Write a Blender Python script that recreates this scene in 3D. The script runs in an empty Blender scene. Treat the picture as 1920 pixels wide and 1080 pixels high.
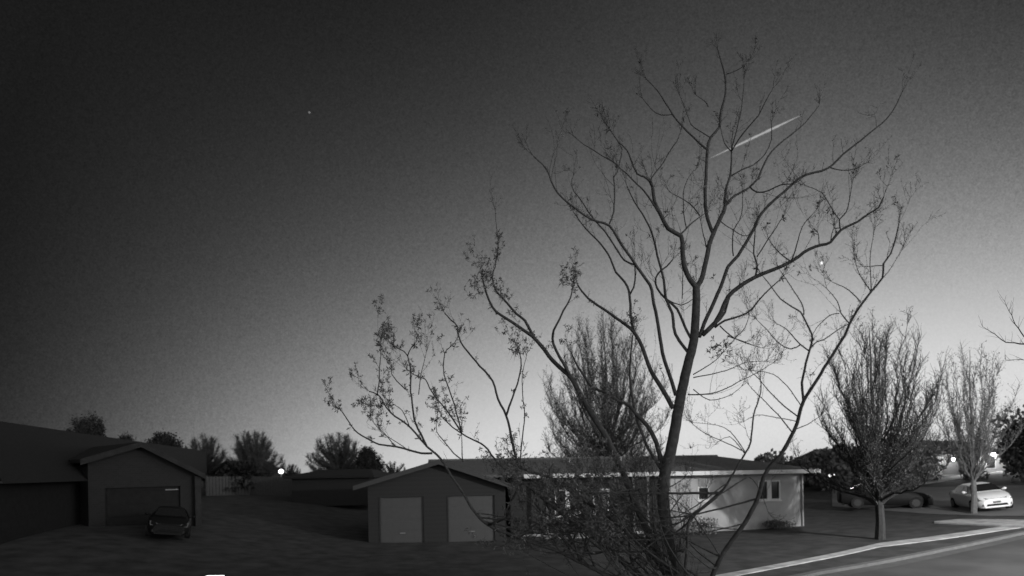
import bpy, bmesh, math, random
from mathutils import Vector, Matrix
random.seed(7)
R = math.radians
scn = bpy.context.scene
col = scn.collection

# ------------------------------------------------------------------ camera
F = 1144.0; HZ = 880.0; ROLL = R(1.0); CAMZ = 3.5
EYE = Vector((0, 0, CAMZ))
RT = Vector((math.cos(ROLL), 0, -math.sin(ROLL)))
UP = Vector((math.sin(ROLL), 0, math.cos(ROLL)))
FW = Vector((0, 1, 0))
cd = bpy.data.cameras.new("camera")
cam = bpy.data.objects.new("camera", cd); col.objects.link(cam)
cd.sensor_width = 36; cd.lens = 36 * F / 1920; cd.shift_y = (HZ - 540) / 1920
cd.clip_start = 0.1; cd.clip_end = 6000
m = Matrix((RT, UP, -FW)).transposed().to_4x4(); m.translation = EYE
cam.matrix_world = m
scn.camera = cam
cd.dof.use_dof = True; cd.dof.focus_distance = 12.0; cd.dof.aperture_fstop = 0.62
scn.view_settings.view_transform = 'Standard'; scn.view_settings.look = 'None'
scn.view_settings.exposure = 0; scn.view_settings.gamma = 1
scn.cycles.max_bounces = 4

def at(px, py, Y):
    return EYE + FW * Y + RT * ((px - 960) / F * Y) + UP * ((HZ - py) / F * Y)

# ------------------------------------------------------------------ world: last glow of dusk, grey night camera
world = bpy.data.worlds.new("World"); scn.world = world; world.use_nodes = True
nt = world.node_tree
for n in list(nt.nodes): nt.nodes.remove(n)
def N(t, **k):
    n = nt.nodes.new(t)
    for a, b in k.items(): setattr(n, a, b)
    return n
def M(op, a, b=None, clamp=False):
    n = N('ShaderNodeMath', operation=op); n.use_clamp = clamp
    for i, v in enumerate((a, b)):
        if v is None: continue
        if isinstance(v, (int, float)): n.inputs[i].default_value = v
        else: nt.links.new(v, n.inputs[i])
    return n.outputs[0]
def MR(v, a, b, c, d, smooth=True):
    n = N('ShaderNodeMapRange'); n.interpolation_type = 'SMOOTHSTEP' if smooth else 'LINEAR'
    nt.links.new(v, n.inputs[0])
    for i, q in enumerate((a, b, c, d)): n.inputs[i + 1].default_value = q
    return n.outputs[0]
tc = N('ShaderNodeTexCoord')
sx = N('ShaderNodeSeparateXYZ'); nt.links.new(tc.outputs['Generated'], sx.inputs[0])
az0 = M('ARCTAN2', sx.outputs[0], sx.outputs[1])
el0 = M('ARCSINE', sx.outputs[2])
az = M('MINIMUM', M('MAXIMUM', az0, -0.78), 0.78)
el = M('MINIMUM', M('MAXIMUM', el0, -0.03), 0.72)
C = {(0,0):-0.3485, (0,1):-0.1729, (0,2):-22.0638, (0,3):32.1987, (0,4):-15.5237, (1,0):0.293, (1,1):11.0379, (1,2):-24.7151, (1,3):17.6223, (2,0):-2.5278, (2,1):1.0155, (2,2):2.9206, (3,0):3.4558, (3,1):-9.2872, (4,0):-1.1997}
acc = 0.0
for (i, j), k in C.items():
    t = k
    for _ in range(i): t = M('MULTIPLY', az, t)
    for _ in range(j): t = M('MULTIPLY', el, t)
    acc = M('ADD', t, acc) if not isinstance(t, float) else M('ADD', t, acc) if not isinstance(acc, float) else t
lum = M('EXPONENT', acc)
lum = M('DIVIDE', lum, M('POWER', M('ADD', M('POWER', M('DIVIDE', lum, 0.90), 8.0), 1.0), 1/8))   # film shoulder
lum = M('MAXIMUM', lum, 0.0108)
# fine mottling that puts camera grain into the sky brightness
ns = N('ShaderNodeTexNoise'); ns.inputs['Scale'].default_value = 210; ns.inputs['Detail'].default_value = 3
nt.links.new(tc.outputs['Generated'], ns.inputs['Vector'])
ns2 = N('ShaderNodeTexNoise'); ns2.inputs['Scale'].default_value = 620; ns2.inputs['Detail'].default_value = 1
nt.links.new(tc.outputs['Generated'], ns2.inputs['Vector'])
mot = M('ADD', MR(ns.outputs[0], .2, .8, -.13, .13, False), MR(ns2.outputs[0], .2, .8, -.30, .30, False))
# the mottling shows in the dark part and dies out in the bright afterglow
mot = M('ADD', M('MULTIPLY', mot, MR(lum, .02, .6, 1.0, .20)), 1.0)
lum = M('MULTIPLY', lum, mot)
# added fill glow behind the viewer, strongest at the right, lifts the dark sides
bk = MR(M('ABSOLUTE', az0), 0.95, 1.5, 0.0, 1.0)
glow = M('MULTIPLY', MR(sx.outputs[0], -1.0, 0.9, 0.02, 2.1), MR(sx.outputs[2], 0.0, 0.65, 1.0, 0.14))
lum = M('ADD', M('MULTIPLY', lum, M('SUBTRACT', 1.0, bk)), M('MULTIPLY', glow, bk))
sky = N('ShaderNodeTexSky'); sky.sky_type = 'NISHITA'; sky.sun_disc = False
sky.sun_elevation = R(0.5); sky.sun_rotation = R(24)
bw = N('ShaderNodeRGBToBW'); nt.links.new(sky.outputs[0], bw.inputs[0])
lum = M('ADD', lum, M('MULTIPLY', bw.outputs[0], 0.0006))
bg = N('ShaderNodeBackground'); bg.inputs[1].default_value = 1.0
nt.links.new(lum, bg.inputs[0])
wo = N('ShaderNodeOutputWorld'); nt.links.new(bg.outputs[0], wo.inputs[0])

# low sun below the roofs: only a faint, very soft afterglow
sl = bpy.data.lights.new("sun", 'SUN'); sl.energy = 0.04; sl.angle = R(10)
so = bpy.data.objects.new("sun", sl); col.objects.link(so)
dv = Vector((math.sin(R(24)), math.cos(R(24)), math.tan(R(3))))
so.rotation_euler = dv.to_track_quat('Z', 'Y').to_euler()

# ------------------------------------------------------------------ materials
MATS = {}
def mat(name, v, rough=.85, var=.25, scale=6., v2=None, bump=0., spec=.3, emit=0., metal=0., detail=4., kind='noise', trans=0.):
    if name in MATS: return MATS[name]
    mt = bpy.data.materials.new(name); mt.use_nodes = True
    t = mt.node_tree; b = t.nodes['Principled BSDF']
    b.inputs['Roughness'].default_value = rough
    b.inputs['Specular IOR Level'].default_value = spec
    b.inputs['Metallic'].default_value = metal
    c = t.nodes.new('ShaderNodeTexCoord')
    lo = v * (1 - var); hi = v * (1 + var)
    if kind == 'noise':
        n = t.nodes.new('ShaderNodeTexNoise'); n.inputs['Scale'].default_value = scale; n.inputs['Detail'].default_value = detail
        t.links.new(c.outputs['Object'], n.inputs['Vector']); out = n.outputs[0]
        r0, r1 = .3, .7
    elif kind == 'lap':      # horizontal siding boards
        n = t.nodes.new('ShaderNodeTexWave'); n.wave_type = 'BANDS'; n.bands_direction = 'Z'; n.wave_profile = 'SAW'
        n.inputs['Scale'].default_value = scale; n.inputs['Distortion'].default_value = .15
        t.links.new(c.outputs['Object'], n.inputs['Vector']); out = n.outputs[0]
        r0, r1 = 0., 1.
    elif kind == 'brick':
        n = t.nodes.new('ShaderNodeTexBrick'); n.inputs['Scale'].default_value = scale
        n.inputs['Color1'].default_value = (lo, lo, lo, 1); n.inputs['Color2'].default_value = (v, v, v, 1)
        n.inputs['Mortar'].default_value = (hi, hi, hi, 1)
        mp = t.nodes.new('ShaderNodeMapping'); mp.inputs['Rotation'].default_value = (R(90), 0, 0)
        t.links.new(c.outputs['Object'], mp.inputs[0]); t.links.new(mp.outputs[0], n.inputs['Vector'])
        t.links.new(n.outputs['Color'], b.inputs['Base Color']); out = None
    if out is not None:
        cr = t.nodes.new('ShaderNodeValToRGB')
        cr.color_ramp.elements[0].position = r0; cr.color_ramp.elements[1].position = r1
        cr.color_ramp.elements[0].color = (lo, lo, lo, 1); cr.color_ramp.elements[1].color = (hi, hi, hi, 1)
        t.links.new(out, cr.inputs[0]); t.links.new(cr.outputs[0], b.inputs['Base Color'])
        if bump:
            bp = t.nodes.new('ShaderNodeBump'); bp.inputs['Strength'].default_value = bump; bp.inputs['Distance'].default_value = .05
            t.links.new(out, bp.inputs['Height']); t.links.new(bp.outputs[0], b.inputs['Normal'])
    if emit:
        b.inputs['Emission Color'].default_value = (1, 1, 1, 1); b.inputs['Emission Strength'].default_value = emit
    if trans: b.inputs['Transmission Weight'].default_value = trans
    MATS[name] = mt
    return mt
def lawn_mat():
    mt = mat('lawn', .044, var=.45, scale=1.6, detail=8, bump=.6)
    return mt
m_lawn = lawn_mat()
m_conc = mat('concrete', .33, var=.32, scale=2.2, detail=10)
m_asph = mat('asphalt', .05, var=.30, scale=.7, detail=10, rough=.8)
m_asph2 = mat('asphalt_drive', .16, var=.14, scale=1.4, detail=10)
m_curb = mat('curb_concrete', .10, var=.12, scale=4)
m_shing = mat('shingle', .10, var=.3, scale=9, detail=6)
m_shingd = mat('dark_shingle', .014, var=.25, scale=9)
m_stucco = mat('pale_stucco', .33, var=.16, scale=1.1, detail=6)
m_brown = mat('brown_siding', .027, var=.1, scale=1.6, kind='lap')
m_leftw = mat('left_brick', .02, var=.2, scale=3., kind='brick')
m_white = mat('white_paint', .55, var=.05, rough=.5)
m_gdoor = mat('garage_door_paint', .066, var=.05, rough=.6)
m_dark = mat('dark_paint', .022, var=.1, rough=.95, spec=0.)
m_glass = mat('window_glass', .02, var=.1, rough=.08, spec=.5)
m_carw = mat('white_car_paint', .88, var=.02, rough=.25, spec=.5)
m_card = mat('dark_car_paint', .010, var=.05, rough=.55, spec=.15)
m_rub = mat('rubber', .012, var=.1, rough=.8)
m_rim = mat('wheel_rim', .3, var=.05, rough=.3, metal=.7)
m_blk = mat('black_plastic', .015, var=.1, rough=.5)
m_lens = mat('headlight_lens', .14, var=.05, rough=.1, spec=.8)
m_bark = mat('bark', .09, var=.3, scale=14, bump=.4)
m_bark2 = mat('pale_bark', .13, var=.3, scale=8, bump=.3)
m_barkd = mat('far_bark', .07, var=.2, scale=5)
m_leaf = mat('young_leaf', .19, var=.35, scale=3)
m_leafb = mat('budding_leaf', .22, var=.35, scale=2)
m_leafr = mat('street_tree_leaf', .11, var=.35, scale=2)
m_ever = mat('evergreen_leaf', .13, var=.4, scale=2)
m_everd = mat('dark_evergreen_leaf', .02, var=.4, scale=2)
m_lamp = mat('lamp_glow', .8, emit=6.0)
m_lampw = mat('lamp_glow_small', .8, emit=2.0)
m_star = mat('star_glow', .8, emit=.9)
m_stard = mat('dim_star_glow', .2, emit=.07)
m_met = mat('meteor_glow', .05, var=.5, scale=.08, emit=.38)
m_metal = mat('galvanised_metal', .25, var=.1, rough=.4, metal=.5)

# ------------------------------------------------------------------ object helpers
def tag(o, label=None, cat=None, group=None, kind=None):
    if label: o['label'] = label
    if cat: o['category'] = cat
    if group: o['group'] = group
    if kind: o['kind'] = kind
    return o
def empty(name, loc, label, cat, group=None, rz=0):
    o = bpy.data.objects.new(name, None); col.objects.link(o); o.location = loc; o.rotation_euler = (0, 0, rz)
    o.empty_display_size = .3
    return tag(o, label, cat, group)
class MB:
    def __init__(s): s.v = []; s.f = []
    def quad(s, *p):
        i = len(s.v); s.v += [tuple(q) for q in p]; s.f.append(tuple(range(i, i + len(p))))
    def box(s, a, b):
        x0, y0, z0 = a; x1, y1, z1 = b
        i = len(s.v)
        s.v += [(x0,y0,z0),(x1,y0,z0),(x1,y1,z0),(x0,y1,z0),(x0,y0,z1),(x1,y0,z1),(x1,y1,z1),(x0,y1,z1)]
        s.f += [tuple(i + k for k in q) for q in ((3,2,1,0),(4,5,6,7),(0,1,5,4),(1,2,6,5),(2,3,7,6),(3,0,4,7))]
        return s
    def prism(s, pts, off):     # extrude a polygon by a vector
        n = len(pts); i = len(s.v); off = Vector(off)
        s.v += [tuple(p) for p in pts] + [tuple(Vector(p) + off) for p in pts]
        s.f.append(tuple(i + k for k in range(n))); s.f.append(tuple(i + n + k for k in reversed(range(n))))
        for k in range(n):
            k2 = (k + 1) % n; s.f.append((i + k, i + n + k, i + n + k2, i + k2))
        return s
    def tube(s, pts, rad, n=4):
        pts = [Vector(p) for p in pts]; L = len(pts)
        if L < 2: return s
        base = len(s.v); ref = None
        for k, p in enumerate(pts):
            d = (pts[min(k + 1, L - 1)] - pts[max(k - 1, 0)])
            if d.length < 1e-9: d = Vector((0, 0, 1))
            d.normalize()
            if ref is None: ref = d.orthogonal().normalized()
            u = (ref - d * ref.dot(d))
            if u.length < 1e-6: u = d.orthogonal()
            u.normalize(); ref = u; w = d.cross(u)
            r = rad[k] if isinstance(rad, (list, tuple)) else rad
            for q in range(n):
                a = 2 * math.pi * q / n
                s.v.append(tuple(p + (u * math.cos(a) + w * math.sin(a)) * r))
        for k in range(L - 1):
            for q in range(n):
                q2 = (q + 1) % n; a = base + k * n
                s.f.append((a + q, a + q2, a + n + q2, a + n + q))
        s.f.append(tuple(base + q for q in reversed(range(n))))
        s.f.append(tuple(base + (L - 1) * n + q for q in range(n)))
        return s
    def leaf(s, p, d, w, size):
        # a small pointed leaf: 4-vertex diamond
        t = p + d * size; mid = p + d * size * .5
        s.quad(p, mid + w * size * .28, t, mid - w * size * .28)
    def sphere(s, c, r, n=10, mseg=6, sz=1.):
        c = Vector(c); i = len(s.v)
        for a in range(mseg + 1):
            th = math.pi * a / mseg
            for b in range(n):
                ph = 2 * math.pi * b / n
                s.v.append((c.x + r*math.sin(th)*math.cos(ph), c.y + r*math.sin(th)*math.sin(ph), c.z + r*sz*math.cos(th)))
        for a in range(mseg):
            for b in range(n):
                b2 = (b + 1) % n
                s.f.append((i + a*n + b, i + (a+1)*n + b, i + (a+1)*n + b2, i + a*n + b2))
        return s
    def build(s, name, material, parent=None, smooth=False, label=None):
        me = bpy.data.meshes.new(name)
        me.from_pydata(s.v, [], s.f); me.materials.append(material)
        if smooth: me.polygons.foreach_set('use_smooth', [True] * len(me.polygons))
        me.update()
        o = bpy.data.objects.new(name, me); col.objects.link(o)
        if parent is not None: o.parent = parent
        if label: o['label'] = label
        return o
def local(root, p):
    "world point to the root's own space"
    return Matrix.Rotation(-root.rotation_euler[2], 3, 'Z') @ (Vector(p) - Vector(root.location))
def rv():
    while True:
        v = Vector((random.uniform(-1,1), random.uniform(-1,1), random.uniform(-1,1)))
        if .05 < v.length < 1: return v.normalized()

# ------------------------------------------------------------------ terrain
def S(t):
    t = max(0., min(1., t)); return t * t * (3 - 2 * t)
TX = [(-60,2.1),(-30,2.0),(-17,1.75),(-13,1.3),(-8.5,.42),(-4,.3),(0,.28),(8,.26),(14,.38),(23,1.05),(30,1.6),(37,2.3),(60,3.4),(400,3.6)]
def T(x):
    if x <= TX[0][0]: return TX[0][1]
    for (a, za), (b, zb) in zip(TX, TX[1:]):
        if x <= b:
            return za + (zb - za) * (x - a) / (b - a)
    return TX[-1][1]
def Ts(x): return sum(T(x + d) for d in (-3, -1.5, 0, 1.5, 3)) / 5
def gz(x, y): return Ts(x) * S((y - 2) / 18)
def gp(px, py, dz=0.):
    "where the ray of a traced outline meets the terrain"
    lo, hi = 2., 200.
    for k in range(400):
        Y = 4 + k * .4; p = at(px, py, Y)
        if p.z < gz(p.x, p.y): break
    a, b = Y - .4, Y
    for _ in range(20):
        c = (a + b) / 2; p = at(px, py, c)
        if p.z < gz(p.x, p.y): b = c
        else: a = c
    p = at(px, py, a); p.z = gz(p.x, p.y) + dz
    return p
def axis(a, b, n): return [a + (b - a) * k / n for k in range(n + 1)]
xs = [-900, -400, -200, -120] + axis(-80, 80, 200) + [120, 200, 400, 900]
ys = [-60, -20] + axis(-5, 95, 125) + [130, 200, 400, 900, 2500]
g = MB()
for y in ys:
    for x in xs: g.v.append((x, y, gz(x, y) - (0.0 if y < 200 else 0)))
nx = len(xs)
for j in range(len(ys) - 1):
    for i in range(nx - 1): g.f.append((j*nx+i, j*nx+i+1, (j+1)*nx+i+1, (j+1)*nx+i))
tag(g.build('ground', m_lawn, smooth=True), kind='structure')

def ribbon(name, material, left, right, dz, kind='structure', thick=0., nw=8):
    "a strip between two polylines of the same count, draped on the terrain"
    mb = MB(); rows = []
    def sub(line):
        out = []
        for a, b in zip(line, line[1:]):
            for k in range(12): out.append(a.lerp(b, k / 12))
        out.append(line[-1]); return out
    L, Rr = sub(left), sub(right)
    for a, b in zip(L, Rr):
        row = []
        for k in range(nw + 1):
            p = a.lerp(b, k / nw); row.append(len(mb.v)); mb.v.append((p.x, p.y, gz(p.x, p.y) + dz))
        rows.append(row)
    for r0, r1 in zip(rows, rows[1:]):
        for k in range(nw): mb.f.append((r0[k], r0[k+1], r1[k+1], r1[k]))
    if thick:
        for k in (0, nw):
            for r0, r1 in zip(rows, rows[1:]):
                a = mb.v[r0[k]]; b = mb.v[r1[k]]
                mb.quad(a, b, (b[0], b[1], b[2] - thick), (a[0], a[1], a[2] - thick))
    return tag(mb.build(name, material), kind=kind)
def line(*pts): return [gp(*p) for p in pts]
swU = line((1320,1084),(1420,1066),(1650,1019),(1880,988))
swL = line((1320,1092),(1420,1073),(1650,1026),(1887,994))
d = (swU[-1] - swU[-2]).normalized()
swU.append(swU[-1] + d * 18); swL.append(swL[-1] + d * 18)
ribbon('sidewalk', m_conc, swU, swL, .03, thick=.06)
kU = line((1400,1103),(1530,1076),(1758,1034),(1841,1017),(1920,1000))
d = (kU[-1] - kU[-2]).normalized(); nrm = Vector((d.y, -d.x, 0))
kU.append(kU[-1] + d * 16); kU.insert(0, kU[0] - (kU[1] - kU[0]).normalized() * 12)
kL = [p + nrm * .22 for p in kU]
ribbon('curb', m_curb, kU, kL, .11, thick=.2, nw=2)
rL = [p + nrm * .24 for p in kU]; rR = [p + nrm * 8.2 for p in kU]
ribbon('road', m_asph, rL, rR, .02, nw=16)
gR = [p + nrm * .7 for p in kU]
ribbon('gutter', mat('gutter_concrete', .075, var=.15, scale=3), rL, gR, .026, nw=2)
# apron / front walk running off the pavement towards the drive
apU = line((1752,979.5),(1800,975.5),(1860,976),(1935,977)); apL = line((1752,981.5),(1813,984.5),(1865,987.5),(1935,991))
ribbon('driveway_apron', m_conc, apU, apL, .06, thick=.08)
# asphalt drive the cars stand on
dU = line((1560,918),(1650,915),(1740,914),(1850,912),(1990,908)); dL = line((1560,950),(1650,957),(1740,964),(1850,968),(1990,968))
ribbon('driveway', m_asph2, dU, dL, .02)
# bright far walk in front of the lit house
fU = line((1690,909),(1740,901),(1800,892),(1880,884)); fL = line((1690,913),(1740,907),(1800,899),(1880,890))
ribbon('path', m_conc, fU, fL, .06, thick=.08)

# ------------------------------------------------------------------ main ranch house (straight across the street)
def wallbox(mb, a, b, z0, z1, th=.2):
    "vertical wall from plan point a to b, thickness behind"
    a = Vector((a[0], a[1], 0)); b = Vector((b[0], b[1], 0)); d = (b - a).normalized(); n = Vector((-d.y, d.x, 0)) * th
    mb.prism([(a.x,a.y,z0),(b.x,b.y,z0),(b.x,b.y,z1),(a.x,a.y,z1)], n)
A = at(958, 1010, 29.0); B = at(1506, 990, 30.2)
yaw = math.atan2(B.y - A.y, B.x - A.x)
hz = gz(-1, 29)
H = empty('ranch_house', (A.x, A.y, hz), 'long low ranch house across the street with two garage doors and a pale right wing', 'house', rz=yaw)
W = (Vector((B.x, B.y)) - Vector((A.x, A.y))).length
EZ = 2.92; RZ = 4.02 - hz; D = 8.0
def hl(px, py, Y): return local(H, at(px, py, Y))
# main wall (local: x along the front, y away, z up), with openings cut as recessed windows
pl = lambda px, py, y=0: None
def front(px, py, y=0.):
    "local x,z on the front wall plane y (local)"
    d = at(px, py, 1.) - EYE; o = EYE
    n = Matrix.Rotation(yaw, 3, 'Z') @ Vector((0, 1, 0)); p0 = Vector(H.location) + n * y
    t = (p0 - o).dot(n) / d.dot(n); q = local(H, o + d * t); return q.x, q.z
wins = []
for a, b in (((1308,913),(1330,938)), ((1421,901),(1463,937))):
    x0, z1 = front(*a); x1, z0 = front(*b); wins.append((x0, x1, z0, z1))
dx0, _ = front(1112, 930); dx1, _ = front(1142, 930); dxw = (dx0, dx1, .15, 2.2)
lx0, _ = front(1040,930); lx1, _ = front(1088,930); lw = (lx0, lx1, .95, 2.2)
ops = sorted([dxw, lw] + wins)
wm = MB(); x = 0.
wz = -.6
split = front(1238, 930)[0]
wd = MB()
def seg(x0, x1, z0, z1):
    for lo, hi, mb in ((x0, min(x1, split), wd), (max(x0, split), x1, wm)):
        if hi - lo > .01: mb.box((lo, 0, z0), (hi, .18, z1))
for (a, b, c, d_) in ops:
    seg(x, a, wz, EZ); seg(a, b, wz, c); seg(a, b, d_, EZ); x = b
seg(x, W, wz, EZ)
wm.box((W-.18, .181, wz), (W, D, EZ)); wm.box((split, D, wz), (W, D+.18, EZ)); wd.box((0, D, wz), (split-.001, D+.18, EZ)); wd.box((0, .17, wz+.01), (.17, D+.01, EZ-.01))
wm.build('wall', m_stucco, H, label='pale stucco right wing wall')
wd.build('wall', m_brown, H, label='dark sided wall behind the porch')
mb = MB(); mb.box((-.0, -.06, wz), (W+.04, -.002, .12)); mb.build('foundation', m_conc, H)
for (a, b, c, d_) in wins + [lw]:
    w = MB(); t = .06
    w.box((a, -.03, c), (a+t, .1, d_)); w.box((b-t, -.03, c), (b, .1, d_)); w.box((a+t, -.03, d_-t), (b-t, .1, d_)); w.box((a+t, -.03, c), (b-t, .1, c+t))
    if b - a > .9: w.box(((a+b)/2-.11, -.028, c+t), ((a+b)/2+.11, .1, d_-t))
    w.box((a-.05, -.07, c-.06), (b+.05, -.005, c-.001))
    fr = w.build('window', m_white, H)
    if b - a > .9:
        mid = (a + b) / 2
        for u0, u1 in ((a+t, mid-.11), (mid+.11, b-t)): MB().box((u0, .05, c+t), (u1, .07, d_-t)).build('pane', m_glass, fr)
    else: MB().box((a+t, .05, c+t), (b-t, .07, d_-t)).build('pane', m_glass, fr)
dr = MB().box((dx0+.08, .03, .15), (dx1-.08, .09, 2.14)).build('door', m_gdoor, H)
MB().box((dx0, -.03, .15), (dx0+.079, .1, 2.2)).box((dx1-.079, -.03, .15), (dx1, .1, 2.2)).box((dx0+.08, -.03, 2.141), (dx1-.08, .1, 2.2)).build('door_frame', m_white, dr)
MB().sphere((dx1-.2, .0, 1.1), .04).build('door_handle', m_metal, dr)
# roof: long body with a hip at the right end
ov = .55
ry = 3.2
x_r = hl(1344, 850, 33.2).x
x_l = -4.0
zo = .12
def slab(mb, pts, th=.12): mb.prism(pts, (0, 0, -th))
rf = MB()
e0 = (x_l, -ov, EZ+.05); e1 = (W+ov, -ov, EZ+.05); r0 = (x_l, ry, RZ); r1 = (x_r, ry, RZ)
b0 = (x_l, D+ov, EZ+.05); b1 = (W+ov, D+ov, EZ+.05)
slab(rf, [e0, e1, r1, r0]); slab(rf, [r0, r1, b1, b0]); slab(rf, [e1, b1, r1])
# bumpy ridge caps
rf.tube([Vector(r0)+Vector((0,0,.01)), Vector(r1)+Vector((0,0,.01))], .07, 6)
roof = rf.build('roof', m_shing, H)
# fascia / gutter, lit edge along the right wing
MB().box((x_l+4.6, -ov-.12, EZ-.14), (W+ov, -ov-.004, EZ+.05)).build('gutter', m_white, H)
MB().box((x_l+4.6, -ov, EZ-.16), (W+ov-.01, -.003, EZ-.09)).build('soffit', m_brown, H)
# downspout at the right corner
MB().tube([(W-.05, -.08, EZ-.2), (W-.05, -.08, .05), (W+.1, -.3, .0)], .045, 6).build('downspout', m_stucco, H)
# roof vents and a flue
for vx, vy in ((3.2, 1.9), (6.0, 2.4)):
    zz = EZ + .05 + (RZ-EZ-.05) * (vy+ov)/(ry+ov)
    MB().tube([(vx, vy, zz-.1), (vx, vy, zz+.22)], .06, 8).build('roof_vent', m_metal, roof)
# garage wing: gable facing the street
gl = front(690, 950, -1.6)[0]; gr = front(948, 950, -1.6)[0]
gy = -1.6
g0 = front(710, 936, gy); g1 = front(798, 1012, gy); g2 = front(838, 936, gy); g3 = front(931, 1014, gy)
doors = [(g0[0], g1[0], .02, 2.12), (g2[0], g3[0], .02, 2.12)]
gw = MB(); x = gl
for (a, b, c, d_) in doors:
    gw.box((x, gy, wz), (a, gy+.2, EZ-.3)); gw.box((a, gy, d_), (b, gy+.2, EZ-.3)); x = b
gw.box((x, gy, wz), (gr, gy+.2, EZ-.3))
pk = front(822, 862, gy-.4); elp = front(662, 911, gy-.4); erp = front(964, 909, gy-.4)
slope = (pk[1] - elp[1]) / (pk[0] - elp[0])
zl_ = elp[1] + slope*(gl-elp[0]) - .14; zr_ = erp[1] + (pk[1]-erp[1])/(pk[0]-erp[0])*(gr-erp[0]) - .14
gw.prism([(gl, gy+.003, EZ-.3), (gr, gy+.003, EZ-.3), (gr, gy+.003, max(zr_, EZ-.29)), (pk[0], gy+.003, pk[1]-.14), (gl, gy+.003, max(zl_, EZ-.29))], (0, .19, 0))
gw.box((gl, gy+.2, wz), (gl+.18, D, EZ-.05)); gw.box((gr-.18, gy+.2, wz), (gr, -.002, EZ-.05)); gw.box((gl, D, wz), (-.01, D+.18, EZ-.05))
gw.build('wall', m_brown, H, label='dark garage gable wall')
for (a, b, c, d_) in doors:
    gd = MB()
    for k in range(4):
        z0 = c + (d_-c)*k/4; z1 = c + (d_-c)*(k+1)/4 - .003
        gd.box((a+.06, gy+.08, z0), (b-.06, gy+.12, z1))
        nn = 4
        for q in range(nn):
            u0 = a+.06+(b-a-.12)*(q+.1)/nn; u1 = a+.06+(b-a-.12)*(q+.9)/nn
            gd.box((u0, gy+.074, z0+.09), (u1, gy+.0799, z1-.08))
    gdo = gd.build('garage_door', m_gdoor, H)
    MB().box((a, gy-.02, c), (a+.059, gy+.14, d_)).box((b-.059, gy-.02, c), (b, gy+.14, d_)).box((a+.06, gy-.02, d_-.05), (b-.06, gy+.14, d_)).build('door_frame', m_brown, gdo)
    MB().box(((a+b)/2-.12, gy+.03, .45), ((a+b)/2+.12, gy+.064, .49)).build('door_handle', m_metal, gdo)
gf = MB()
yb = ry + .3
P = Vector((pk[0], gy-.4, pk[1])); Lp = Vector((elp[0], gy-.4, elp[1])); Rp = Vector((erp[0], gy-.4, erp[1]))
back = Vector((0, 6.2, 0))
gf.prism([Lp, P, P + back, Lp + back], (0, 0, -.14)); gf.prism([P + Vector((.002,0,0)), Rp, Rp + back, P + back + Vector((.002,0,0))], (0, 0, -.14))
gf.build('roof', m_shing, H, label='gable roof over the garage')
fb = MB()
dn = Vector((0, -.03, 0))
fb.prism([Lp+dn, P+dn, P+dn-Vector((0,0,.2)), Lp+dn-Vector((0,0,.2))], (0, .028, 0)); fb.prism([P+dn, Rp+dn, Rp+dn-Vector((0,0,.2)), P+dn-Vector((0,0,.2))], (0, .028, 0))
fb.build('fascia', mat('fascia_paint', .055, var=.05), H)
# porch posts with a little railing
for px in (1026, 1190, 1216):
    xx = front(px, 970, -.9)[0]
    MB().box((xx-.06, -.9, .02), (xx+.06, -.78, EZ-.17)).box((xx-.09, -.93, .0), (xx+.09, -.75, .14)).build('porch_post', mat('post_paint', .13), H)
slabp = MB().box((front(1015,970,-1)[0], -1.1, -.25), (front(1225,970,-1)[0], -.061, .015)).build('porch_slab', m_conc, H)

# ------------------------------------------------------------------ left house: dark gable-front garage and a long roof behind
L0 = at(165, 960, 23.2); L1 = at(377, 968, 26.4)
lyaw = math.atan2(L1.y - L0.y, L1.x - L0.x)
lz = gz(L0.x, 24) - .3
LH = empty('neighbour_house', (L0.x, L0.y, lz), 'dark house at far left with a gable front garage and long black roof', 'house', rz=lyaw)
def lf(px, py, y=0.):
    d = at(px, py, 1.) - EYE
    n = Matrix.Rotation(lyaw, 3, 'Z') @ Vector((0, 1, 0)); p0 = Vector(LH.location) + n * y
    t = (p0 - EYE).dot(n) / d.dot(n); q = local(LH, EYE + d * t); return q.x, q.z
gxl, _ = lf(165, 900); gxr, _ = lf(377, 900)
pkx, pkz = lf(264, 828, -.4); lxx, lzz = lf(150, 861, -.4); rxx, rzz = lf(384, 888, -.4)
d0 = lf(196, 893); d1 = lf(338, 911); zb = -.6
dtl = d0[1]; dtr = d1[1]
wl = MB()
wl.box((gxl, 0, zb), (d0[0], .2, dtr)); wl.box((d1[0], 0, zb), (gxr, .2, dtr))
# upper gable wall above the opening follows the roof
wl.prism([(gxl, 0, dtr), (gxr, 0, dtr), (gxr, 0, rzz+.05), (pkx, 0, pkz-.16), (gxl, 0, lzz-.12)], (0, .2, 0))
wl.box((gxl, .2, zb), (gxl+.2, 7, lzz-.2)); wl.box((gxr-.2, .2, zb), (gxr, 7, rzz-.2))
wl.build('wall', m_leftw, LH)
gd = MB()
gd.box((d0[0], .12, zb), (d1[0], .16, dtr+.02))
for k in range(4): gd.box((d0[0]+.1, .10, .1+k*.5), (d1[0]-.1, .1199, .5+k*.5))
gdd = gd.build('garage_door', m_dark, LH)
for pa in ((236,894,262,904),(311,904,335,912)):
    a = lf(pa[0], pa[1]+8); b = lf(pa[2], pa[3]+8)
    MB().box((a[0], .06, b[1]+.03), (b[0], .0999, a[1]-.12)).build('door_window', m_lens, gdd)
pl_ = MB().box((lf(368,900,-.1)[0]-.12, -.25, zb), (lf(368,900,-.1)[0]+.12, -.01, rzz-.1)).build('corner_post', mat('corner_paint', .022), LH)
rr = MB(); PK = Vector((pkx, -.4, pkz)); LL = Vector((lxx, -.4, lzz)); RR = Vector((rxx, -.4, rzz)); bk = Vector((0, 7.5, 0))
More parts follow.
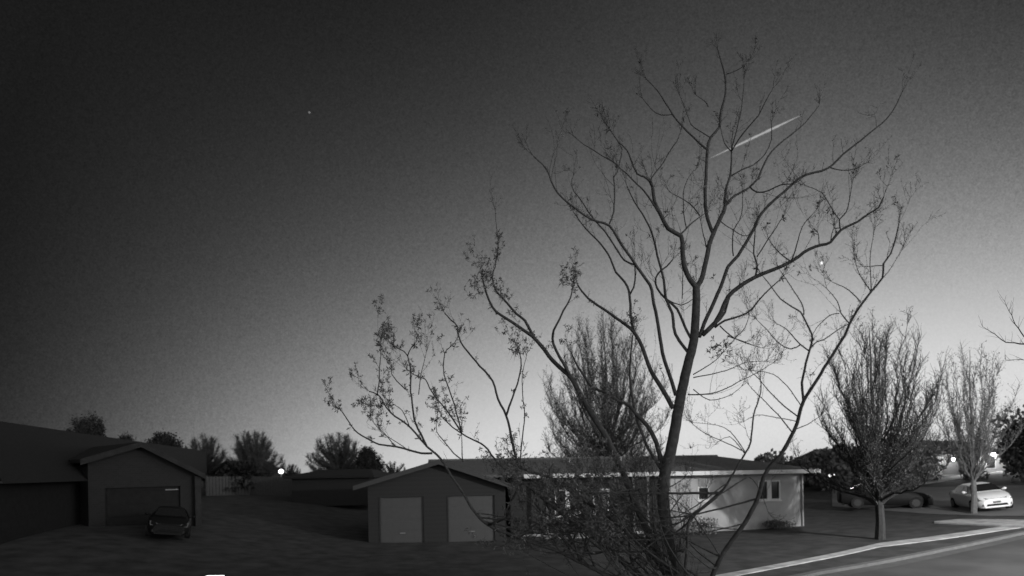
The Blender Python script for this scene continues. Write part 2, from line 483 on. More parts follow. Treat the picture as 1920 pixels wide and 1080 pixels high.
rr.prism([LL, PK, PK+bk, LL+bk], (0,0,-.14)); rr.prism([PK+Vector((.002,0,0)), RR, RR+bk, PK+bk+Vector((.002,0,0))], (0,0,-.14))
rr.build('roof', m_shingd, LH, label='gable roof over the garage')
fb = MB(); dn = Vector((0,-.03,0)); dz = Vector((0,0,.22))
fb.prism([LL+dn, PK+dn, PK+dn-dz, LL+dn-dz], (0,.028,0)); fb.prism([PK+dn, RR+dn, RR+dn-dz, PK+dn-dz], (0,.028,0))
fb.build('fascia', mat('corner_paint', .022), LH)
# long main roof: ridge traced, running away from the viewer
ra = local(LH, at(-60, 781, 20)); rb = local(LH, at(268, 829, 37)); rc = local(LH, at(386, 846, 52))
ea = local(LH, at(-60, 781, 20) + Vector((3.2, -2.5, -2.2))); eb = local(LH, at(268, 829, 37) + Vector((3.2, -2.5, -2.2))); ec = local(LH, at(388, 890, 49.5))
hb = Vector((-6, 4, -2.2))
mr = MB()
mr.quad(ra, ea, eb, rb); mr.quad(rb, eb, ec, rc); mr.quad(ra, rb, rb+hb, ra+hb); mr.quad(rb, rc, rc+hb, rb+hb)
mr.quad(rc, ec, rc+hb)
mr.build('roof', m_shingd, LH, label='long black main roof')
mw = MB()
def dropwall(a, b): mw.quad(a, b, (b.x, b.y, zb), (a.x, a.y, zb))
ins = Vector((-.4, .5, 0))
dropwall(ea+ins, eb+ins); dropwall(eb+ins, ec+ins); dropwall(ec+ins, rc+hb)
mw.build('wall', m_dark, LH, label='black side wall under the long roof')

# ------------------------------------------------------------------ simple far houses
def far_house(label, pl, pr, pe, pb, peak, Y, depth, wallm, roofm, ridge='side', group=None, name='far_house', wins_=()):
    a = at(pl, pb, Y); b = at(pr, pb, Y); w = b.x - a.x
    z0 = gz(a.x, Y) - .3
    h = empty(name, (a.x, Y, z0), label, 'house', group)
    ez = at((pl+pr)/2, pe, Y).z - z0; pz = at((pl+pr)/2, peak, Y).z - z0
    w1 = MB()
    if ridge == 'side':
        w1.box((0, 0, 0), (w, depth, ez))
        r_ = MB().prism([(-.4, -.5, ez+.02), (w+.4, -.5, ez+.02), (w-.8, depth/2, pz), (.8, depth/2, pz)], (0,0,-.15)).prism([(.8, depth/2, pz), (w-.8, depth/2, pz), (w+.4, depth+.5, ez+.02), (-.4, depth+.5, ez+.02)], (0,0,-.15)).prism([(w+.4,-.5,ez+.02),(w+.4,depth+.5,ez+.02),(w-.8,depth/2,pz)],(0,0,-.15)).prism([(-.4,-.5,ez+.02),(.8,depth/2,pz),(-.4,depth+.5,ez+.02)],(0,0,-.15))
    else:
        w1.box((0, 0, 0), (w, depth, ez)); w1.prism([(0,.001,ez),(w,.001,ez),(w/2,.001,pz-.1)], (0, depth-.01, 0))
        r_ = MB().prism([(-.4,-.4,ez-.1),(w/2,-.4,pz),(w/2,depth+.4,pz),(-.4,depth+.4,ez-.1)],(0,0,.14)).prism([(w/2+.002,-.4,pz),(w+.4,-.4,ez-.1),(w+.4,depth+.4,ez-.1),(w/2+.002,depth+.4,pz)],(0,0,.14))
    w1.build('wall', wallm, h); r_.build('roof', roofm, h)
    for (x0, z0_, x1, z1_, mm, nm) in wins_:
        f_ = MB().box((x0-.08, -.05, z0_-.08), (x1+.08, -.003, z1_+.08)).build(nm, m_white if nm == 'window' else wallm, h)
        MB().box((x0, -.07, z0_), (x1, -.051, z1_)).build('pane' if nm == 'window' else 'panel', mm, f_)
    return h
m_fw = mat('far_dark_wall', .02, var=.1); m_fw2 = mat('far_grey_wall', .07, var=.1)
far_house('small pale gabled house beyond the dark left garage', 404, 452, 886, 925, 866, 56, 9, m_fw2, m_shingd, 'gable', wins_=[(.8,1.2,1.5,2.1,m_glass,'window')])
far_house('dark low house between the street light and the ranch house', 548, 694, 893, 958, 880, 42, 8, m_fw, m_shingd)
far_house('low grey outbuilding left of the dark far house', 480, 545, 902, 925, 897, 52, 5, m_fw2, m_shingd, wins_=[(.8,.8,1.5,1.4,m_glass,'window')])
m_hd = mat('lit_siding', .30, var=.08, kind='lap', scale=2.)
hr = far_house('house at right with two lit wall lamps by its garage', 1742, 1892, 852, 893, 822, 53, 9, m_hd, m_shing, wins_=[(1.2,.5,4.0,2.4,m_gdoor,'garage_door'),(5.0,1.0,5.7,2.2,m_glass,'window')])
far_house('dark house hidden behind the street tree', 1560, 1700, 868, 902, 838, 56, 9, m_fw2, m_shing, wins_=[(3.6,.8,3.75,2.0,m_lens,'window'),(4.3,.8,4.42,2.0,m_lens,'window')])

# fences
def fence(label, pts, h, material, name='fence'):
    o = empty(name, pts[0], label, 'fence'); base = Vector(pts[0])
    mb = MB(); 
    for a, b in zip(pts, pts[1:]):
        n = max(1, int((b - a).length / .22))
        for k in range(n):
            p = a.lerp(b, (k+.08)/n) - base; q = a.lerp(b, (k+.92)/n) - base
            mb.prism([p, q, q + Vector((0,0,h)), p + Vector((0,0,h))], (0, .03, 0))
    mb.build('board_panel', material, o)
    for a, b in zip(pts, pts[1:]):
        n = max(1, int((b - a).length / 2.4))
        for k in range(n + 1):
            p = a.lerp(b, k/n) - base
            MB().box((p.x-.06, p.y+.032, p.z), (p.x+.06, p.y+.15, p.z+h+.08)).build('post', material, o)
def gpt(px, Y):
    p = at(px, 900, Y); p.z = gz(p.x, p.y) - .02; return p
fence('grey board fence across the yards behind the dark left garage', [gpt(386, 47), gpt(470, 49), gpt(548, 48)], 1.5, m_fw2)

# ------------------------------------------------------------------ trees
def tufts(mb, p, n, rad, size):
    for _ in range(n):
        d = rv(); q = p + rv() * rad * random.random() ** .6
        w = d.cross(rv())
        if w.length < .1: continue
        mb.leaf(q, d, w.normalized(), size * random.uniform(.6, 1.3))
def spray(mb, p, n, size):
    "a bud cluster: narrow young leaves radiating from one point"
    for _ in range(n):
        d = (rv() + Vector((0, 0, .25))).normalized(); w = d.cross(rv())
        if w.length < .1: continue
        mb.leaf(p + rv() * .008, d, w.normalized() * .5, size * random.uniform(.6, 1.25))
def limb_path(p, d, length, n, wob, up):
    pts = [p.copy()]; d = d.normalized()
    for _ in range(n):
        d = (d + rv() * wob + Vector((0, 0, up))).normalized()
        p = p + d * (length / n); pts.append(p.copy())
    return pts, d
def vase_tree(name, label, base, height, width, nlimb, seed, leafm, barkm, density=1., leafsize=.12, lean=0., group=None, trunk_h=.2, trunk_r=.14, twig=.008, cat='tree', tuft_n=7, low=0.2, dome=False):
    "ascending limbs from a short trunk, crown outline an upright oval"
    random.seed(seed)
    o = empty(name, base, label, cat, group)
    tw = MB(); lv = MB()
    th = height * trunk_h
    tw.tube([(0,0,-.3),(0,0,.05),(.02*th,0,th*.5),(0,0,th)], [trunk_r*1.5,trunk_r*1.15,trunk_r,trunk_r*.9], 8)
    z0c = height * low; bushy_ = dome and name == 'bare_tree'
    def radius_at(z):
        t = (z - z0c) / (height - z0c)
        if t <= 0 or t >= 1: return .05
        if dome: return width * .5 * min(1., .35 + 2.6*t) * max(.03, 1 - t**2.3) ** .5
        return width * .5 * (math.sin(math.pi * (t ** .56 * .93 + .04)) ** .62)
    lead, _ = limb_path(Vector((0,0,th)), Vector((.02,0,1)), (height - th) * .93, 10, .07, .05)
    tw.tube(lead, [trunk_r*.75*(1-k/11)**1.3+twig for k in range(11)], 6)
    def bez(a_, b_, c_, d_, n):
        out = []
        for k in range(n + 1):
            t = k / n; u = 1 - t
            out.append(a_*u**3 + b_*3*u*u*t + c_*3*u*t*t + d_*t**3)
        return out
    nodes_ = []
    for i in range(nlimb):
        a = i * 2.399 + random.uniform(-.4, .4)
        tz = z0c + (height - z0c) * (.12 + .86 * ((i + .5) / nlimb) ** .9) 
        rr0 = radius_at(tz) * random.uniform(.60, 1.08) * (1 + .16*math.sin(2*a + seed) + .12*math.sin(3*a + 1.7*seed))
        tz *= 1 - .07*abs(math.sin(1.5*a + seed)) * (tz > height*.6)
        tgt = Vector((math.cos(a)*rr0, math.sin(a)*rr0, tz))
        zs = max(th * .92, min(tz * random.uniform(.28, .55), height*.7))
        k = (zs - th) / ((height-th)*.093); k0 = int(max(0, min(9, k)))
        sp = lead[k0].lerp(lead[min(10, k0+1)], max(0, min(1, k - k0))) if k > 0 else Vector((0,0,zs))
        out = Vector((math.cos(a), math.sin(a), 0)); dist = (tgt - sp).length
        pts = bez(sp, sp + out*dist*.22 + Vector((0,0,dist*.25)), tgt - Vector((0,0,dist*.33)) - out*dist*.1 + rv()*dist*.05, tgt, 10)
        pts = [pts[0]] + [p_ + rv()*dist*.012 for p_ in pts[1:]]
        r0 = trunk_r*.42*(1 - .75*tz/height) + twig
        tw.tube(pts, [max(twig, r0*(1-q/11)) for q in range(11)], 5)
        nodes_.append((pts, dist))
    for pts, dist in nodes_:
        nn = len(pts)
        for q in range(2, nn):
            for _ in range(int(2.2 * density + random.random())):
                loc_d = (pts[q]-pts[q-1]).normalized()
                dd = loc_d*(.5 if bushy_ else .85) + rv()*(1.0 if bushy_ else .62) + Vector((0,0,.4 if bushy_ else .5))
                sp2, _e = limb_path(pts[q-1].lerp(pts[q], random.random()), dd, random.uniform(.035, .11 if bushy_ else .085)*height, 4, .14, .1)
                if math.hypot(sp2[-1].x, sp2[-1].y) > radius_at(sp2[-1].z)*1.15 + .1*width*.2: sp2 = sp2[:3]
                tw.tube(sp2, [max(twig*.7, twig*1.6*(1-z/5)) for z in range(len(sp2))], 3)
                cl = random.random()
                for z in range(len(sp2)):
                    s_, _e2 = limb_path(sp2[z], rv()*(1.0 if bushy_ else .7)+Vector((0,0,.5 if bushy_ else .8)), random.uniform(.02,.055)*height, 2, .2, .1)
                    tw.tube(s_, [twig*.8, twig*.6, twig*.35], 3)
                    if leafm and cl < .8 and random.random() < .8:
                        tufts(lv, s_[-1], tuft_n, leafsize*1.5, leafsize)
                        tufts(lv, sp2[z], max(1, tuft_n//2), leafsize*1.2, leafsize)
    tw.build('trunk', barkm, o)
    if leafm: lv.build('crown', leafm, o)
    return o

def bushy(name, label, base, w, d, h, seed, material, n=1800, leaf=.14, cat='shrub', group=None, trunk=True):
    "dense evergreen / shrub: leafy shell around uneven lobes, with stems"
    random.seed(seed)
    o = empty(name, base, label, cat, group); lv = MB(); st = MB()
    lobes = []
    for _ in range(9):
        a = random.uniform(0, 6.28); q = random.random() ** .5
        lobes.append((Vector((math.cos(a)*w*.3*q, math.sin(a)*d*.3*q, h*random.uniform(.3, .72))), random.uniform(.24, .36)))
    for _ in range(n):
        c, rr_ = random.choice(lobes); v = rv()
        p = c + Vector((v.x*w*rr_, v.y*d*rr_, v.z*h*rr_)) * random.uniform(.55, 1.08)
        if p.z < .02*h: p.z = random.uniform(.02, .2) * h
        dd = (v + rv()*.8).normalized(); ww = dd.cross(rv())
        if ww.length < .1: continue
        lv.leaf(p, dd, ww.normalized()*1.6, leaf*random.uniform(.6, 1.5))
    for c, rr_ in lobes: st.tube([(c.x*.2, c.y*.2, -.1), (c.x*.5, c.y*.5, c.z*.5), tuple(c)], [.05*h/3+.02, .03*h/3+.01, .01], 5)
    st.build('trunk' if cat == 'tree' else 'stem', m_barkd, o); lv.build('crown' if cat == 'tree' else 'foliage', material, o)
    return o

# street tree with the dark trunk on the right lawn
b1 = gp(1650, 1011)
vase_tree('street_tree', 'round budding street tree with dark trunk on the right lawn', b1, 9.1, 6.0, 64, 11, m_leafr, mat('dark_street_bark', .035, var=.3, scale=9, bump=.3), density=1.25, leafsize=.05, twig=.009, trunk_h=.15, trunk_r=.17, tuft_n=4, low=.16, dome=True)
b2 = gp(1826, 963)
vase_tree('street_tree', 'paler slimmer street tree beside the white car', b2, b2.y*(963-640)/F, 3.9, 40, 23, m_leafr, m_bark2, density=.85, dome=True, leafsize=.07, trunk_h=.2, trunk_r=.12, tuft_n=2, low=.30)
# tree behind the ranch house
p = at(1136, 930, 41); p.z = gz(p.x, p.y)
hh = at(1130, 578, 41).z - p.z
vase_tree('backyard_tree', 'dense budding tree rising behind the ranch house roof', p, hh, 10.4, 84, 5, m_leafb, m_bark, density=1.35, leafsize=.08, trunk_h=.15, trunk_r=.24, tuft_n=4, twig=.013, low=.1, dome=True)

# far bare trees on the left skyline
def bare(label, px, top, halfw, Y, seed, n=26, group='bare trees on the left skyline', leafm=None, cat='tree'):
    b = at(px, 900, Y); b.z = gz(b.x, b.y)
    hgt = at(px, top, Y).z - b.z
    return vase_tree('bare_tree', label, b, hgt, 2.15*halfw/F*Y, n, seed, leafm, m_barkd, density=3.6, trunk_h=.12, trunk_r=.2, twig=.015, group=group, leafsize=.2, tuft_n=2, low=.12, dome=True)
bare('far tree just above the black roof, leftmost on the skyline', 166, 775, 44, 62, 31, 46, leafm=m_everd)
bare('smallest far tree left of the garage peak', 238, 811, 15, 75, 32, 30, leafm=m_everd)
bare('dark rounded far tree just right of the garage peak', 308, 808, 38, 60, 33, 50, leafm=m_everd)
bare('far bare tree above the right end of the black roof', 385, 812, 44, 66, 34, 50)
bare('wide fan shaped bare tree left of the street light', 476, 803, 54, 62, 35, 66)
bare('wide fan shaped bare tree right of the street light', 636, 808, 60, 66, 36, 66)
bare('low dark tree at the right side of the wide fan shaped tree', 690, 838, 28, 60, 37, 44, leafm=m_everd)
bare('smallest bare tree touching the ranch house roof edge', 738, 864, 30, 80, 38, 34)
bare('low bare tree just right of the street light glow', 545, 868, 26, 85, 39, 30)
# dark evergreen masses
def mass(label, px, top, halfw, Y, seed, n=2600, leaf=.3, cat='tree', name='evergreen_tree', group=None, dep=None, mm=None):
    b = at(px, 900, Y); b.z = gz(b.x, b.y) - .1
    hgt = at(px, top, Y).z - b.z; w_ = 2*halfw/F*Y
    return bushy(name, label, b, w_*1.12, dep or w_, hgt*1.02, seed, mm or m_ever, n, leaf, cat, group)
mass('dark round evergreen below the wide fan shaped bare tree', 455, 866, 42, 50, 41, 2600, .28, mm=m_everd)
mass('dark round evergreen poking above the right end of the ranch roof', 1437, 848, 34, 52, 42, 1800, .3, group='evergreens behind the ranch house')
mass('low dark evergreen filling the gap right of the ranch roof', 1500, 856, 45, 58, 43, 2000, .3, group='evergreens behind the ranch house')
mass('dark evergreen behind the left side of the street tree', 1575, 840, 55, 52, 44, 3400, .3, group='evergreens behind the ranch house')
mass('tallest dark evergreen behind the street tree crown', 1665, 812, 62, 50, 45, 4200, .3, group='evergreens behind the ranch house')
mass('grey evergreen left of the lit house', 1712, 828, 32, 49, 46, 2600, .28, group='evergreens behind the ranch house')
mass('tall black evergreen at the right edge of the picture', 1930, 772, 42, 42, 47, 4200, .24)
mass('small dark shrub between the lit wall lamps', 1822, 872, 20, 47, 48, 1200, .16, 'shrub', 'shrub')
for i, (px, py, w_, h_, lb) in enumerate(((1318, 1003, 1.6, .55, 'low dark shrub at the wall below the small window'), (1462, 992, 1.5, .3, 'low dark shrub at the wall below the double window'), (1080, 1008, 1.5, .9, 'round shrub in front of the porch, nearest the garage'), (1155, 1008, 1.3, .8, 'round shrub in front of the porch beside the posts'))):
    q = gp(px, py); bushy('foundation_shrub', lb, q, w_, .8, h_*1.5, 60+i, m_ever, 900, .07, 'shrub', 'shrubs along the ranch house wall')

# ------------------------------------------------------------------ the big near tree, limbs traced from the photograph and spread in real depth
random.seed(99)
base = at(1288, 1330, 9.0); base.z = gz(base.x, 9.0)
NT = empty('bare_tree', base, 'large many stemmed tree with bare spreading branches in front of everything', 'tree')
BR = []   # (points 2d+Y, r0 px, r1 px, droop tufts)
nodes = []  # (px,py,Y,r)
wood = MB(); twigs = MB(); leaves = MB(); spur = MB()
def near_node(px, py, lim):
    best = None; bd = lim
    for n in nodes:
        d = math.hypot(n[0]-px, n[1]-py)
        if d < bd: bd = d; best = n
    return best
def dens(pts):
    out = []
    n = len(pts)
    for i in range(n - 1):
        p0 = pts[max(i-1, 0)]; p1 = pts[i]; p2 = pts[i+1]; p3 = pts[min(i+2, n-1)]
        L = math.hypot(p2[0]-p1[0], p2[1]-p1[1]); k = max(2, int(L / 11))
        for q in range(k):
            t = q / k
            out.append(tuple(.5*((2*p1[c]) + (-p0[c]+p2[c])*t + (2*p0[c]-5*p1[c]+4*p2[c]-p3[c])*t*t + (-p0[c]+3*p1[c]-3*p2[c]+p3[c])*t**3) for c in (0, 1)))
    out.append(tuple(pts[-1])); return out
ALL = []
def br(r0, r1, tuft, pts, drift=None, Y0=None):
    s = near_node(pts[0][0], pts[0][1], 26)
    if Y0 is None: Y0 = s[2] if s else 9.0
    if s and r0 is None: r0 = s[3] * .7
    dd = dens(pts); 
    L = sum(math.hypot(b[0]-a[0], b[1]-a[1]) for a, b in zip(dd, dd[1:]))
    if drift is None: drift = random.choice((-1, 1)) * random.uniform(.25, 1.0) * min(1.3, L / 260)
    P3 = []; rr_ = []
    ph = random.uniform(0, 6)
    jx = jy = 0.
    for i, (x, y) in enumerate(dd):
        t = i / (len(dd) - 1)
        Y = Y0 + drift * t + .06 * math.sin(ph + t * 5) * t
        if 0 < i < len(dd)-1:
            jx = jx*.6 + random.uniform(-.7, .7); jy = jy*.6 + random.uniform(-.7, .7)
        r = (r0 * (1 - t) ** .8 + r1 * (1 - (1 - t) ** .8)) 
        P3.append(at(x + jx, y + jy, Y) - base); rw = r / F * Y; rr_.append(rw)
        nodes.append((x, y, Y, r))
    wood.tube(P3, rr_, 7 if r0 > 4 else 5)
    ALL.append((P3, rr_, tuft, dd))
# r in px (half width)
br(15, 6.8, .1, [(1288,1332),(1287,1240),(1284,1150),(1272,1060),(1253,1000),(1243,940),(1248,885),(1262,825),(1272,765),(1284,705),(1298,650),(1304,600),(1305,539)], .2, 9.0)
br(5.0, 2.6, .3, [(1305,539),(1294,524),(1283,498),(1279,470),(1277,444),(1252,429),(1239,403),(1227,378),(1223,350),(1217,337)])
br(5.0, 3.2, .2, [(1305,539),(1313,528),(1321,501),(1327,470),(1331,452),(1337,438),(1356,397),(1359,385)])
br(3.6, 1.2, .3, [(1337,438),(1327,413),(1322,388),(1323,350),(1325,310),(1326,280),(1333,258),(1349,239),(1351,214),(1361,180),(1361,160),(1359,139),(1346,95)])
br(2.0, .8, .3, [(1326,280),(1315,272),(1289,246),(1261,214),(1233,170),(1212,148)])
br(2.6, 1.6, .2, [(1359,385),(1371,372),(1387,362),(1406,350)])
br(2.6, 1.2, .2, [(1359,387),(1359,370),(1362,350),(1370,327),(1371,305),(1371,284)])
br(1.5, .6, .1, [(1371,284),(1385,262),(1403,239),(1422,217),(1434,192),(1450,165)])
br(1.3, .5, .1, [(1371,284),(1378,255),(1388,215),(1393,180),(1395,150)])
br(1.2, .5, .2, [(1371,284),(1359,268),(1352,240)])
br(2.0, .7, .1, [(1406,350),(1422,334),(1434,305),(1456,274),(1482,255),(1510,230),(1535,198)])
br(1.5, .6, .4, [(1370,330),(1390,318),(1412,309),(1434,290),(1447,261),(1447,230)])
br(1.5, 1.0, 0, [(1406,350),(1419,360),(1441,357),(1463,346),(1482,345)])
br(4.6, 1.2, .35, [(1317,628),(1340,606),(1352,585),(1365,556),(1387,537),(1416,519),(1444,507),(1475,495),(1497,482),(1516,468),(1541,459),(1557,454),(1576,432),(1608,416),(1630,400),(1648,388),(1658,369)])
br(3.8, .8, .05, [(1311,632),(1320,608),(1333,581),(1345,552),(1353,533),(1365,501),(1384,479),(1403,448),(1416,426),(1423,408),(1450,378),(1478,353),(1504,331),(1529,323),(1554,315),(1582,290),(1623,255),(1661,224),(1680,198),(1692,173)])
br(1.2, .5, 0, [(1556,314),(1579,320),(1601,318),(1614,312)])
br(2.6, 1.1, .1, [(1345,603),(1359,585),(1371,552),(1386,535)])
br(2.2, .9, .6, [(1340,614),(1359,600),(1387,592),(1409,580),(1434,551),(1460,526)])
br(1.3, .5, .1, [(1350,611),(1368,627),(1390,640),(1428,652)])
br(1.0, .4, 0, [(1378,633),(1396,615),(1404,590)])
br(1.9, .9, .2, [(1416,519),(1420,498),(1414,476),(1415,450),(1416,430)])
br(1.2, .5, .5, [(1419,482),(1441,448),(1460,419),(1469,407)])
br(1.3, .5, .3, [(1482,492),(1490,470),(1497,450),(1505,425),(1530,395)])
br(1.0, .4, .6, [(1536,460),(1535,440),(1531,433)]); br(1.0, .4, .6, [(1557,454),(1560,438),(1564,428)])
br(1.3, .5, .3, [(1576,432),(1574,412),(1587,398),(1592,375),(1597,345)])
br(.9, .4, .1, [(1574,412),(1556,385),(1540,360),(1500,345)])
br(1.3, .5, .2, [(1480,488),(1462,475),(1450,460),(1444,450)])
br(1.3, .5, .3, [(1364,630),(1395,640)])
# left main limbs off the trunk
br(4.6, 1.2, .4, [(1262,765),(1238,723),(1216,685),(1204,650),(1188,622),(1172,608),(1142,586),(1119,571),(1103,560),(1090,545),(1084,535)])
br(2.8, .9, .5, [(1188,622),(1183,600),(1181,560),(1179,545),(1172,529),(1154,510),(1145,485),(1126,457),(1098,429),(1075,398)])
br(1.8, 1.2, .2, [(1181,552),(1189,539),(1192,515),(1191,498)])
br(3.8, 1.0, .3, [(1267,741),(1251,691),(1242,660),(1235,612),(1226,571),(1219,535),(1201,510),(1189,492),(1164,457),(1142,422),(1120,415),(1098,405),(1057,374),(1038,350),(1025,318),(1000,293)])
br(1.8, .6, .4, [(1189,496),(1170,488),(1151,460),(1126,425),(1110,407),(1091,378),(1072,350),(1075,330)])
br(1.6, .5, .1, [(1143,419),(1151,397),(1153,350),(1151,334),(1160,313),(1126,290),(1094,271),(1075,255)])
br(1.3, .5, .5, [(1160,313),(1167,280),(1152,255),(1143,240)])
br(3.2, 1.0, .3, [(1291,662),(1267,627),(1261,589),(1249,561),(1242,514),(1233,479),(1223,441),(1211,413),(1189,378),(1176,350)])
br(2.8, 1.2, .3, [(1296,636),(1274,589),(1264,573),(1239,551),(1229,532),(1233,514),(1250,500),(1261,488)])
br(2.0, .7, .4, [(1233,396),(1223,378),(1208,358),(1195,346),(1175,325),(1160,313)])
br(2.0, .7, .5, [(1217,339),(1208,331),(1195,325),(1183,300),(1176,282),(1160,265),(1145,244)])
br(1.3, .6, .1, [(1219,340),(1226,328),(1239,312),(1258,280),(1268,265),(1274,249)])
br(1.8, .7, .3, [(1274,441),(1286,429),(1295,420),(1308,410),(1322,400)])
br(1.1, .4, .3, [(1287,428),(1282,400),(1281,375),(1283,350),(1296,325),(1304,319)])
br(1.3, .5, .2, [(1312,404),(1300,388),(1283,375),(1261,364)])
br(1.3, .5, .3, [(1324,463),(1319,440),(1315,415)])
br(1.3, .5, .3, [(1375,480),(1373,455),(1375,432),(1387,413),(1392,390),(1392,366)])
br(1.0, .6, .1, [(1349,413),(1362,424),(1375,432),(1393,443),(1409,438),(1416,425)])
br(1.2, .7, .3, [(1250,561),(1277,573),(1299,561)])
br(1.0, .5, .2, [(1279,560),(1280,535),(1280,510)])
br(1.0, .5, .3, [(1262,214),(1240,215),(1222,205),(1205,185)]); br(1.0, .5, .2, [(1332,258),(1310,245),(1295,232),(1285,205),(1275,180)])
br(1.0, .4, .3, [(1362,139),(1385,130),(1400,118)]); br(1.0, .4, .3, [(1328,200),(1322,190),(1305,178)])
# left stem group
br(9, 1.4, .5, [(1284,1200),(1255,1090),(1215,1000),(1180,915),(1149,843),(1133,812),(1102,765),(1076,717),(1064,702),(1036,676),(1007,639),(979,617),(960,604),(939,592),(923,577),(912,549),(905,520)], 1.2, 9.0)
br(3.2, 1.0, .7, [(1070,706),(1050,670),(1037,644),(1036,625),(1042,612),(1056,583),(1070,558),(1075,535)])
br(3.0, .8, .9, [(1001,632),(984,602),(968,588),(951,569),(931,547),(923,519),(928,500),(931,486)])
br(1.0, .4, .4, [(930,490),(934,460),(931,430),(928,395)])
br(5, 1.2, .4, [(1243,885),(1231,830),(1215,800),(1193,777),(1180,761),(1160,752),(1136,736),(1110,725),(1085,690),(1070,660)], .8)
br(3.5, 1.2, .4, [(1240,880),(1210,830),(1193,780),(1184,740),(1180,700),(1183,660),(1186,628)], .6)
br(4, 1.0, .4, [(1258,1080),(1180,1000),(1100,940),(1040,900),(985,880),(971,868),(956,805),(949,780),(934,749),(923,714),(899,686),(864,642),(858,613),(845,600),(833,588)], 1.1)
br(2.2, .8, .6, [(949,780),(955,762),(962,746),(974,705),(977,673),(970,650)])
br(1.4, .5, .4, [(975,868),(980,820),(984,780),(980,740),(979,702),(987,670)])
br(4.5, .9, .5, [(1272,1150),(1180,1060),(1080,985),(1000,920),(934,868),(915,843),(902,831),(874,818),(850,802),(830,783)], 1.4, 9.1)
br(1.8, .6, .6, [(867,814),(845,780),(820,749),(805,727),(798,711),(776,702),(760,690)])
br(1.6, .6, .6, [(865,812),(849,749),(833,702),(833,664),(841,652),(849,645)])
br(1.3, .5, .6, [(868,866),(866,840),(865,812)])
br(4.5, 1.0, .4, [(1276,1170),(1180,1105),(1060,1040),(980,1010),(907,978),(862,915),(827,861),(801,837),(764,796),(732,774),(710,742),(691,733)], 1.0, 8.9)
br(1.3, .5, .7, [(707,742),(712,715),(712,692),(714,665),(713,642)])
br(2.2, .7, .7, [(800,836),(790,812),(779,793),(770,736),(770,702),(764,667),(750,655),(738,648)])
br(2.2, .7, .8, [(810,850),(790,850),(770,845),(742,837),(710,834),(679,818),(665,806),(660,799),(641,771),(632,765)])
br(1.0, .4, .3, [(742,838),(725,818),(706,800),(700,793)]); br(.9, .4, .4, [(768,846),(745,830),(720,815),(712,808)])
br(1.0, .4, .3, [(800,660),(790,700),(785,740)][::-1])
br(1.0, .4, .7, [(768,800),(755,770),(745,762),(733,755)]); br(1.0, .4, .7, [(734,776),(722,755),(710,760)])
br(1.2, .5, .6, [(760,730),(745,715),(735,700),(734,690)]); br(1.2, .5, .6, [(764,668),(772,650),(777,645)])
br(1.4, .5, .6, [(866,862),(850,850),(830,825),(818,810),(818,790)])
# right stem group
br(5.5, 1.0, .25, [(1292,1250),(1318,1130),(1352,1045),(1379,1005),(1403,970),(1420,935),(1431,897),(1445,873),(1463,855),(1489,808),(1498,780),(1506,752),(1533,711),(1558,670),(1583,629),(1593,607),(1614,572),(1636,545),(1655,520),(1656,495),(1670,476),(1679,445),(1685,419)], -1.2, 9.0)
br(2.6, .7, .2, [(1506,752),(1503,717),(1514,670),(1523,635),(1517,617),(1501,585),(1486,576),(1464,560),(1448,540),(1431,520)])
br(1.2, .5, .1, [(1507,590),(1506,575),(1496,555),(1463,507)])
br(1.5, .5, .1, [(1516,657),(1500,646),(1475,617),(1456,606)])
br(1.3, .5, .1, [(1500,647),(1482,654),(1460,643),(1440,620),(1420,600)])
br(1.3, .8, .2, [(1520,652),(1532,640),(1545,636),(1573,617),(1592,606)])
br(1.3, .5, .3, [(1592,606),(1576,586),(1570,564),(1551,542)])
br(1.0, .4, .2, [(1573,588),(1555,592),(1530,615),(1523,633)])
br(1.1, .4, .1, [(1614,567),(1592,545),(1560,529)])
br(1.0, .4, 0, [(1632,545),(1608,507),(1601,476)]); br(1.0, .4, 0, [(1634,545),(1631,500),(1633,470),(1639,435)])
br(1.0, .4, .1, [(1655,498),(1620,500)]); br(.9, .3, 0, [(1640,540),(1672,500),(1690,470)])
br(3.4, 1.0, .1, [(1290,1230),(1286,1100),(1287,1030),(1291,978),(1300,965),(1327,946),(1350,925),(1370,897),(1385,870),(1398,847),(1407,827),(1413,780),(1426,736),(1426,714)], -.9, 9.0)
br(1.0, .4, .1, [(1396,850),(1369,818),(1347,827)][::1]); br(1.1, .3, .2, [(1398,848),(1360,830),(1328,816),(1300,796)])
br(1.0, .3, .1, [(1396,846),(1370,809),(1345,797),(1300,792)])
br(1.3, .5, .1, [(1486,812),(1470,792),(1457,777),(1436,755),(1420,739),(1405,722)])
br(1.4, .5, .1, [(1498,783),(1470,761),(1452,745),(1438,730),(1426,714),(1410,700)])
br(1.0, .4, 0, [(1503,763),(1476,724),(1451,702),(1420,695),(1396,694)])
br(.9, .4, 0, [(1493,790),(1455,783),(1420,778),(1395,790)])
br(1.3, .4, .1, [(1290,740),(1331,738),(1363,727),(1394,711),(1425,695),(1451,680)])
br(1.2, .4, .3, [(1300,702),(1331,683),(1350,668),(1365,650)])
br(1.1, .4, .2, [(1300,708),(1330,702),(1363,695),(1400,680),(1430,678)])
br(1.0, .4, .1, [(1300,730),(1330,750),(1370,740),(1390,725)])
br(1.1, .4, .1, [(1488,806),(1515,795),(1539,780)]); br(.9,.4,.2,[(1558,670),(1572,650),(1575,640)])
br(1.0, .4, .1, [(1395,890),(1412,900),(1430,932),(1440,960)]); 
